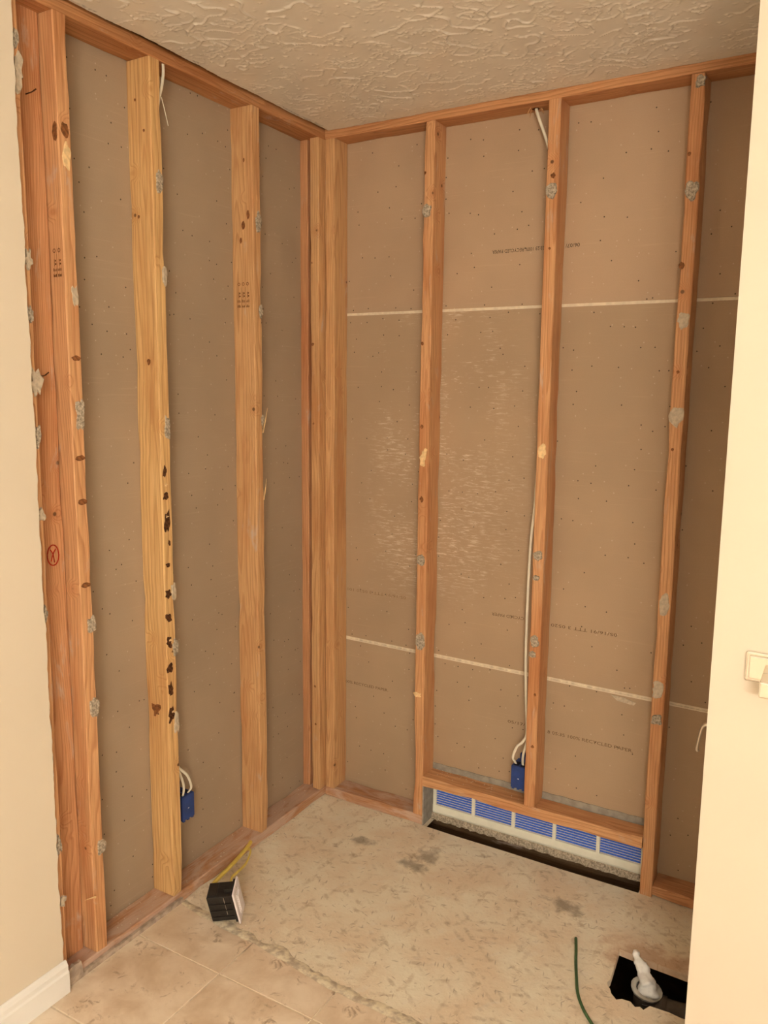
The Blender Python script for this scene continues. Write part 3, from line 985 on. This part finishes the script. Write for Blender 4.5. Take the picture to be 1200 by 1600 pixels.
# splinters standing off the worn edges
for k, (p, q) in enumerate((((0.0, -.3545, 1.42), (.010, -.343, 1.50)), ((0.0, -.3545, 1.20), (.006, -.347, 1.27)))):
    tube('splinter', [p, ((p[0] + q[0]) / 2 + .001, (p[1] + q[1]) / 2, (p[2] + q[2]) / 2), q], [.0022, .0018, .0004], M['pale_scar'], st3, 5)
tube('splinter', [(0, -1.092, .20), (.014, -1.105, .215), (.012, -1.135, .222)], [.0020, .0022, .0006], M['pale_scar'], st0, 5)

# dark disc coloured as a drilled hole's shade, chewed splinters where the cable leaves
blob('drill_hole_shade', tpb, (.740, .058, ZT + .0003), '-z', .013, .012, M['bark'], 501, .0008, jag=.1)
for k in range(9):
    a = rng.uniform(0, 6.28)
    x_, y_ = .740 + .016 * math.cos(a), .056 + .016 * math.sin(a)
    tube('splinter', [(x_, y_, ZT + .002), (x_ + .006 * math.cos(a), y_ + .006 * math.sin(a), ZT - .005), (x_ + .010 * math.cos(a), y_ + .008 * math.sin(a), ZT - rng.uniform(.010, .022))], [.0018, .0014, .0003], M['tan_z'], tpb, 5, per=2)

# remnant strip of drywall along the foot of the left wall
pts = []
n = 60
for k in range(n + 1):
    y_ = -1.205 + .425 * k / n
    zz = .0225 + .005 * noise.noise(Vector((y_ * 30, 1.9, 0)))
    if y_ < -1.155:
        zz = .058 + .008 * noise.noise(Vector((y_ * 60, 4.9, 0)))
    pts.append((y_, zz))
ds = prism('drywall_strip', [(-1.205, .0095), (-.78, .0095)] + pts[::-1], 'x', .0015, .0115, M['strip'])
tag(ds, 'grey torn strip of drywall left at the foot of the bottom plate beside the tiles', 'drywall strip')

# ================================================================== opening with the blue filter
fl = empty('air_filter', (.81, .075, .02))
tag(fl, 'blue pleated air filter in a white frame, in the low wall opening', 'air filter')
Y0 = .072
prism('frame_bar', [(Y0, .026), (Y0 + .004, .018), (Y0 + .022, .018), (Y0 + .022, .052), (Y0, .052)], 'x', .4315, 1.193, M['filter_frame'], fl)
box('frame_bar', .4315, 1.193, Y0, Y0 + .022, .150, .170, M['filter_frame'], fl, .001)
XS = [.4375, .592, .744, .892, 1.042, 1.187]
for i, xx in enumerate(XS):
    hw = .006 if 0 < i < 5 else .006
    box('frame_divider', xx - hw, xx + hw, Y0 + .0005, Y0 + .015, .051, .152, M['filter_frame'], fl, .001)
for i in range(5):
    xa, xb = XS[i] + .0055, XS[i + 1] - .0055
    vs, fs = [], []
    z, k = .050, 0
    while z < .152:
        sag = 0.0
        vs += [(xa, Y0 + (.005 if k % 2 else .013), z), ((xa + xb) / 2, Y0 + (.005 if k % 2 else .013), z - .001), (xb, Y0 + (.005 if k % 2 else .013), z)]
        z += .0046
        k += 1
    for q in range(k - 1):
        for c in range(2):
            fs.append((q * 3 + c, q * 3 + c + 1, q * 3 + 4 + c, q * 3 + 3 + c))
    mk('pleated_media', vs, fs, M['filter_blue'], None, fl)
    vs, fs = [], []
    z = .050 + .0046
    while z < .150:
        v_, f_ = box_geo(xa, xb, Y0 + .0042, Y0 + .0056, z - .0007, z + .0007)
        o_ = len(vs)
        vs += v_
        fs += [tuple(a + o_ for a in f) for f in f_]
        z += .0092
    mk('mesh_thread', vs, fs, M['romex'], None, fl)
# rough gypsum lip under the filter
vs, fs = [], []
n = 110
for k in range(n + 1):
    xx = .426 + .770 * k / n
    j1 = .003 * noise.noise(Vector((xx * 60, 2.2, 0))) + .002 * noise.noise(Vector((xx * 200, 5.2, 0)))
    vs += [(xx, Y0 - .006 + j1, -.004 + j1), (xx, Y0 - .005 + j1, .012 + j1 * .5), (xx, Y0 + .002, .0178), (xx, Y0 + .03, .0178), (xx, Y0 + .03, -.004)]
for k in range(n):
    for q in range(5):
        fs.append((k * 5 + q, k * 5 + (q + 1) % 5, k * 5 + 5 + (q + 1) % 5, k * 5 + 5 + q))
lip = mk('gypsum_lip', vs, fs, M['plaster'])
tag(lip, 'rough grey gypsum ledge under the blue filter beside the floor slot', 'ledge')
ln = box('opening_liner', .4236, .4290, .001, .090, .0, .150, M['grey_liner'], None, .001)
tag(ln, 'grey liner board on the left side of the blue filter opening', 'liner board')

# ================================================================== electrical boxes and cables
GB = 'blue wall boxes'


def blue_box(label, o, U, V):
    """box seen from behind: o is the bottom corner at the wall, U across (.05), V out from the wall"""
    o, U, V = Vector(o), Vector(U), Vector(V)
    Z = Vector((0, 0, 1))
    root = empty('outlet_box', o + U * .026 + V * .03)
    tag(root, label, 'electrical box', GB)

    def part(name, u0, u1, v0, v1, z0, z1, mat, r=.0012, parent=root):
        vv, ff = box_geo(u0, u1, v0, v1, z0, z1, r)
        return mk(name, [o + U * a[0] + V * a[1] + Z * a[2] for a in vv], ff, mat, None, parent)
    bd = part('box_body', 0, .052, .000, .066, 0, .078, M['blue'], .002)
    part('bottom_lug', .004, .012, .058, .0655, -.004, .001, M['blue'], 0, bd)
    part('bottom_lug', .022, .030, .058, .0655, -.004, .001, M['blue'], 0, bd)
    part('bottom_lug', .040, .048, .058, .0655, -.004, .001, M['blue'], 0, bd)
    part('cable_opening_shade', .006, .022, .030, .058, .0772, .0788, M['blue_dark'], 0)  # flat dark plates, shade of the cable openings put in as colour
    part('cable_opening_shade', .030, .046, .030, .058, .0772, .0788, M['blue_dark'], 0)
    part('nail_tab', .014, .040, .002, .020, .077, .105, M['blue'], .001)
    part('moulded_mark', .024, .029, .0658, .0664, .034, .0365, M['white_plastic'], 0)
    return root


bxB = blue_box('blue plastic outlet box behind the middle stud of the back wall', (.7500, YB - .0005, .2290), (1, 0, 0), (0, -1, 0))
bxL = blue_box('blue plastic outlet box on the far side of the yellow pine stud', (-D + .0005, -.7420, .2420), (0, 1, 0), (1, 0, 0))

GC = 'white cables'
c1 = tube('white_cable', [(.738, .062, 2.47), (.741, .055, 2.42), (.752, .046, 2.388), (.786, .045, 2.300), (.796, .045, 2.23), (.797, .045, 1.9), (.797, .045, 1.5), (.790, .045, 1.22), (.780, .045, 1.07), (.777, .044, .86), (.779, .043, .68), (.787, .040, .53), (.7955, .034, .43), (.785, .028, .397), (.766, .024, .375), (.753, .024, .335), (.757, .036, .315), (.762, .042, .298)],
          .0046, M['romex'], None, 8, .55, (1, 0, 0))
tag(c1, 'white flat cable running from the back top plate down to the blue box', 'cable', GC)
c2 = tube('white_cable', [(.7985, .060, .50), (.7985, .050, .44), (.796, .038, .395), (.787, .033, .352), (.784, .038, .318), (.786, .042, .298)], .0046, M['romex'], None, 8, .55, (1, 0, 0))
tag(c2, 'short inner white cable bending into the blue box behind the middle stud', 'cable', GC)
c3 = tube('white_cable', [(-.050, -.761, .52), (-.040, -.757, .46), (-.030, -.742, .418), (-.022, -.716, .384), (-.021, -.701, .342), (-.030, -.704, .322), (-.038, -.707, .310)], .0046, M['romex'], None, 8, .6, (0, 1, 0))
tag(c3, 'outer white cable looping into the blue box beside the yellow pine stud', 'cable', GC)
c4 = tube('white_cable', [(-.045, -.760, .50), (-.034, -.755, .44), (-.026, -.742, .398), (-.023, -.731, .358), (-.028, -.729, .325), (-.036, -.729, .310)], .0046, M['romex'], None, 8, .6, (0, 1, 0))
tag(c4, 'inner white cable dropping into the blue box beside the yellow pine stud', 'cable', GC)
c5 = tube('white_cable', [(-.016, -.742, 2.45), (-.012, -.741, 2.40), (-.016, -.744, 2.36), (-.024, -.752, 2.31), (-.040, -.756, 2.20), (-.045, -.757, 1.9), (-.045, -.757, 1.2), (-.045, -.758, .50)], .0048, M['romex'], None, 8, .6, (0, 1, 0))
tag(c5, 'white cable coming down from the left top plate behind the yellow pine stud', 'cable', GC)
tube('loose_strand', [(-.016, -.747, 2.33), (-.008, -.742, 2.29), (-.003, -.738, 2.258)], .0012, M['romex'], c5, 5)

# black box lying on the floor with its cover plate
nb = Vector((.874432, .465976, .135039))
db = Vector((-.485148, .840301, .241922))
ub = Vector((-.000744, -.277058, .960853))
Cb = Vector((.229, -.7725, .0105))
rootb = empty('fallen_outlet', (.18, -.76, 0))
tag(rootb, 'black outlet box with white cover plate lying on the subfloor, fed by yellow cable', 'electrical box')


def bpart(name, d0, d1, u0, u1, n0, n1, mat, r=.001, parent=rootb):
    vv, ff = box_geo(d0, d1, u0, u1, n0, n1, r)
    return mk(name, [Cb + db * a[0] + ub * a[1] + nb * a[2] for a in vv], ff, mat, None, parent)


pt = bpart('cover_plate', 0, .070, 0, .114, -.003, .003, M['white_plastic'], .0022)
bpart('switch_surround', .019, .051, .022, .092, .0025, .0048, M['white_plastic'], .001, pt)
bpart('rocker', .023, .047, .027, .087, .004, .0072, M['white_plastic'], .0015, pt)
bpart('plate_screw', .033, .037, .104, .108, .003, .0042, M['metal'], .0006, pt)
bpart('plate_screw', .033, .037, .006, .010, .003, .0042, M['metal'], .0006, pt)
bd = bpart('box_body', .007, .063, .010, .104, -.082, -.004, M['black'], .003)
for uu in (.026, .050, .074):
    bpart('body_rib', .0045, .0075, uu, uu + .004, -.080, -.010, M['black'], .0008, bd)
bpart('rim_flange', .003, .067, .006, .108, -.011, -.003, M['black'], .001, bd)
bpart('mounting_ear', .022, .048, .103, .116, -.030, -.004, M['black'], .001, bd)
bpart('cable_clamp', .012, .058, .103, .107, -.078, -.052, M['black'], .001, bd)
bpart('clamp_wire', .006, .0075, .035, .100, -.032, -.0305, M['metal'], 0, bd)
y1_ = tube('yellow_cable', [(-.012, -.447, .030), (.006, -.458, .036), (.045, -.548, .055), (.092, -.655, .086), (.116, -.742, .098), (.131, -.782, .102), (.139, -.797, .090)], .0072, M['romex_yellow'], None, 8, .7, (1, .4, 0))
tag(y1_, 'upper yellow cable arching from the bottom plate to the back of the black box', 'cable', 'yellow cables')
y2_ = tube('yellow_cable', [(-.010, -.468, .020), (.012, -.480, .028), (.047, -.505, .044), (.092, -.582, .056), (.125, -.662, .080), (.152, -.715, .104), (.168, -.740, .112), (.174, -.750, .098)], .0052, M['romex_yellow'], None, 8, .5, (0, 0, 1))
tag(y2_, 'lower thinner yellow cable entering the black box beside its cover plate', 'cable', 'yellow cables')

# green wire on the subfloor
gw = tube('green_wire', [(1.090, -.315, .0045), (1.105, -.362, .0045), (1.119, -.41, .0045), (1.139, -.47, .0045), (1.160, -.526, .0045), (1.189, -.5725, .0045), (1.2246, -.612, .0045), (1.27, -.66, .0045), (1.31, -.75, .0045)], .0042, M['green'], None, 8, 1)
tag(gw, 'green wire curving across the subfloor left of the drain opening', 'wire')

# ================================================================== drain
dr = empty('drain_pipe', (1.36, -.345, -.15))
tag(dr, 'dark drain pipe with a pale flange down in the subfloor opening', 'drain pipe')
tube('pipe', [(1.315, -.347, -.098), (1.40, -.338, -.098), (1.60, -.318, -.098)], .034, M['pipe'], dr, 20, 1, None, 2)
tube('pipe_collar', [(1.325, -.346, -.098), (1.352, -.343, -.098)], .0385, M['pipe'], dr, 20, 1, None, 1)
tube('elbow', [(1.298, -.343, -.14), (1.298, -.343, -.10), (1.298, -.343, -.055)], [.034, .034, .034], M['pipe'], dr, 20, 1, (1, 0, 0), 2)
# flange ring, slightly tilted
vs, fs = [], []
n = 20
T = Matrix.Rotation(.14, 3, 'Y') @ Matrix.Rotation(.05, 3, 'X')
for k in range(n):
    a = 2 * math.pi * k / n
    j1 = 1 + .05 * noise.noise(Vector((math.cos(a) * 2, math.sin(a) * 2, 4)))
    for r_, z_ in ((.041 * j1, -.004), (.042 * j1, .002), (.036, .004), (.028, .002), (.026, -.012)):
        vs.append(Vector((1.298, -.343, -.052)) + T @ Vector((r_ * math.cos(a), r_ * math.sin(a), z_)))
for k in range(n):
    q = (k + 1) % n
    for c in range(4):
        fs.append((k * 5 + c, k * 5 + c + 1, q * 5 + c + 1, q * 5 + c))
mk('flange', vs, fs, M['flange'], None, dr, False)
# wad of paper stuffed into the drain
path = smooth_path([(1.306, -.350, -.075), (1.304, -.349, -.050), (1.298, -.343, -.036), (1.288, -.332, -.022), (1.276, -.318, -.009), (1.264, -.304, .001), (1.255, -.295, .009), (1.250, -.290, .014)], 6)
rad = [.022, .026, .024, .0165, .0145, .0105, .0100, .0035]
vs, fs = [], []
sd = 16
for i, p in enumerate(path):
    t = (path[min(i + 1, len(path) - 1)] - path[max(i - 1, 0)]).normalized()
    s = (Vector((0, 0, 1)) - t * t.z).normalized()
    q = t.cross(s)
    xk = i / (len(path) - 1) * (len(rad) - 1)
    k = min(int(xk), len(rad) - 2)
    r_ = rad[k] + (rad[k + 1] - rad[k]) * (xk - k)
    for j in range(sd):
        a = 2 * math.pi * j / sd
        d_ = s * math.cos(a) + q * math.sin(a)
        nn = noise.noise((p + d_ * r_) * 55) * .45 + noise.noise((p + d_ * r_) * 140) * .25
        fold = .16 * math.sin(3 * a + i * .25)
        vs.append(p + d_ * r_ * (1 + nn + fold))
for i in range(len(path) - 1):
    for j in range(sd):
        k = (j + 1) % sd
        fs.append((i * sd + j, i * sd + k, (i + 1) * sd + k, (i + 1) * sd + j))
fs += [tuple(range(sd)), tuple(range((len(path) - 1) * sd, len(path) * sd))]
rg = mk('paper_wad', vs, fs, M['rag'], None, None, True)
tag(rg, 'white twisted paper wad stuffed into the drain flange', 'paper wad')

# ================================================================== chrome fittings
tb = empty('towel_bar', (1.85, -.70, 1.018))
tag(tb, 'square chrome towel bar bracket on the cream partition wall', 'towel bar')
for xc in (1.541, 2.150):
    pl_ = box('mounting_plate', xc - .031, xc + .031, -.7070, -.6998, .987, 1.049, M['chrome'], tb, .004)
    box('raised_panel', xc - .024, xc + .024, -.7120, -.7065, .994, 1.042, M['chrome'], pl_, .0025)
    box('post', xc + .002, xc + .032, -.772, -.7115, .9785, 1.0105, M['chrome'], tb, .003)
box('bar', 1.545, 2.180, -.7695, -.7500, .9835, 1.0035, M['chrome'], tb, .002)

va = empty('shower_valve', (1.446, -.40, .74))
tag(va, 'chrome lever handle peeking out from behind the partition wall', 'valve handle')
tube('escutcheon', [(1.4458, -.40, .752), (1.441, -.40, .752), (1.438, -.40, .752)], [.075, .074, .060], M['chrome'], va, 24, 1, None, 1)
tube('stem', [(1.440, -.40, .752), (1.425, -.40, .752)], .014, M['chrome'], va, 16, 1, None, 1)
tube('lever', [(1.432, -.40, .750), (1.420, -.40, .759), (1.404, -.40, .755), (1.397, -.40, .742), (1.3925, -.40, .715), (1.3895, -.40, .690), (1.3930, -.40, .684)], [.012, .009, .0065, .0048, .0045, .0050, .0045], M['metal'], va, 10, .8, (0, 1, 0))

# vanity light: the lamp that lights the room
vl = empty('vanity_light', (2.69, -4.40, 1.90))
tag(vl, 'six globe vanity light on the wall behind the camera', 'lamp')
box('back_plate', LAMP_SPOTS[0][0] - .09, LAMP_SPOTS[-1][0] + .09, -4.40, -4.375, 1.845, 1.955, M['chrome'], vl, .004)
for lx, ly, lz in LAMP_SPOTS:
    tube('socket', [(lx, -4.376, lz), (lx, ly - .035, lz)], .018, M['white_plastic'], vl, 14, 1, None, 1)
    bm = bmesh.new()
    bmesh.ops.create_uvsphere(bm, u_segments=14, v_segments=8, radius=.045)
    bm.verts.index_update()
    vv = [v.co + Vector((lx, ly, lz)) for v in bm.verts]
    ff = [tuple(v.index for v in f.verts) for f in bm.faces]
    bm.free()
    mk('bulb', vv, ff, M['bulb'], (lx, ly, lz), vl, True)

# ================================================================== crumbs of plaster along the edges
rg_ = random.Random(11)
vs, fs = [], []


def crumb(x, y, z, r):
    i = len(vs)
    for k in range(6):
        d_ = [(1, 0, 0), (-1, 0, 0), (0, 1, 0), (0, -1, 0), (0, 0, 1), (0, 0, -.6)][k]
        q = r * rg_.uniform(.6, 1.3)
        vs.append((x + d_[0] * q, y + d_[1] * q, z + r * .5 + d_[2] * q * .7))
    for a, b, c in ((0, 2, 4), (2, 1, 4), (1, 3, 4), (3, 0, 4), (2, 0, 5), (1, 2, 5), (3, 1, 5), (0, 3, 5)):
        fs.append((i + a, i + b, i + c))


for k in range(170):
    crumb(abs(rg_.gauss(.004, .018)) + .002, rg_.uniform(-.78, -.02), 0, rg_.uniform(.0012, .0034))
for k in range(60):
    crumb(rg_.uniform(.02, .42), -abs(rg_.gauss(0, .016)) - .003, 0, rg_.uniform(.0012, .0034))
for k in range(140):
    x_ = rg_.uniform(.02, 1.2)
    crumb(x_, tile_edge(x_) + .02 + abs(rg_.gauss(0, .02)), 0, rg_.uniform(.0012, .0032))
for k in range(60):
    crumb(rg_.uniform(.05, 1.2), rg_.uniform(-.8, -.05), 0, rg_.uniform(.001, .0024))
for k in range(60):
    crumb(rg_.uniform(.44, .80), rg_.uniform(.02, .08), .1883, rg_.uniform(.001, .0026))
for k in range(60):
    crumb(-rg_.uniform(.01, .08), rg_.uniform(-1.05, -.05), .0375, rg_.uniform(.001, .003))
db_ = mk('plaster_crumbs', vs, fs, M['mortar'])
tag(db_, 'tiny plaster crumbs and grit scattered along the plates and subfloor', 'debris', kind='stuff')
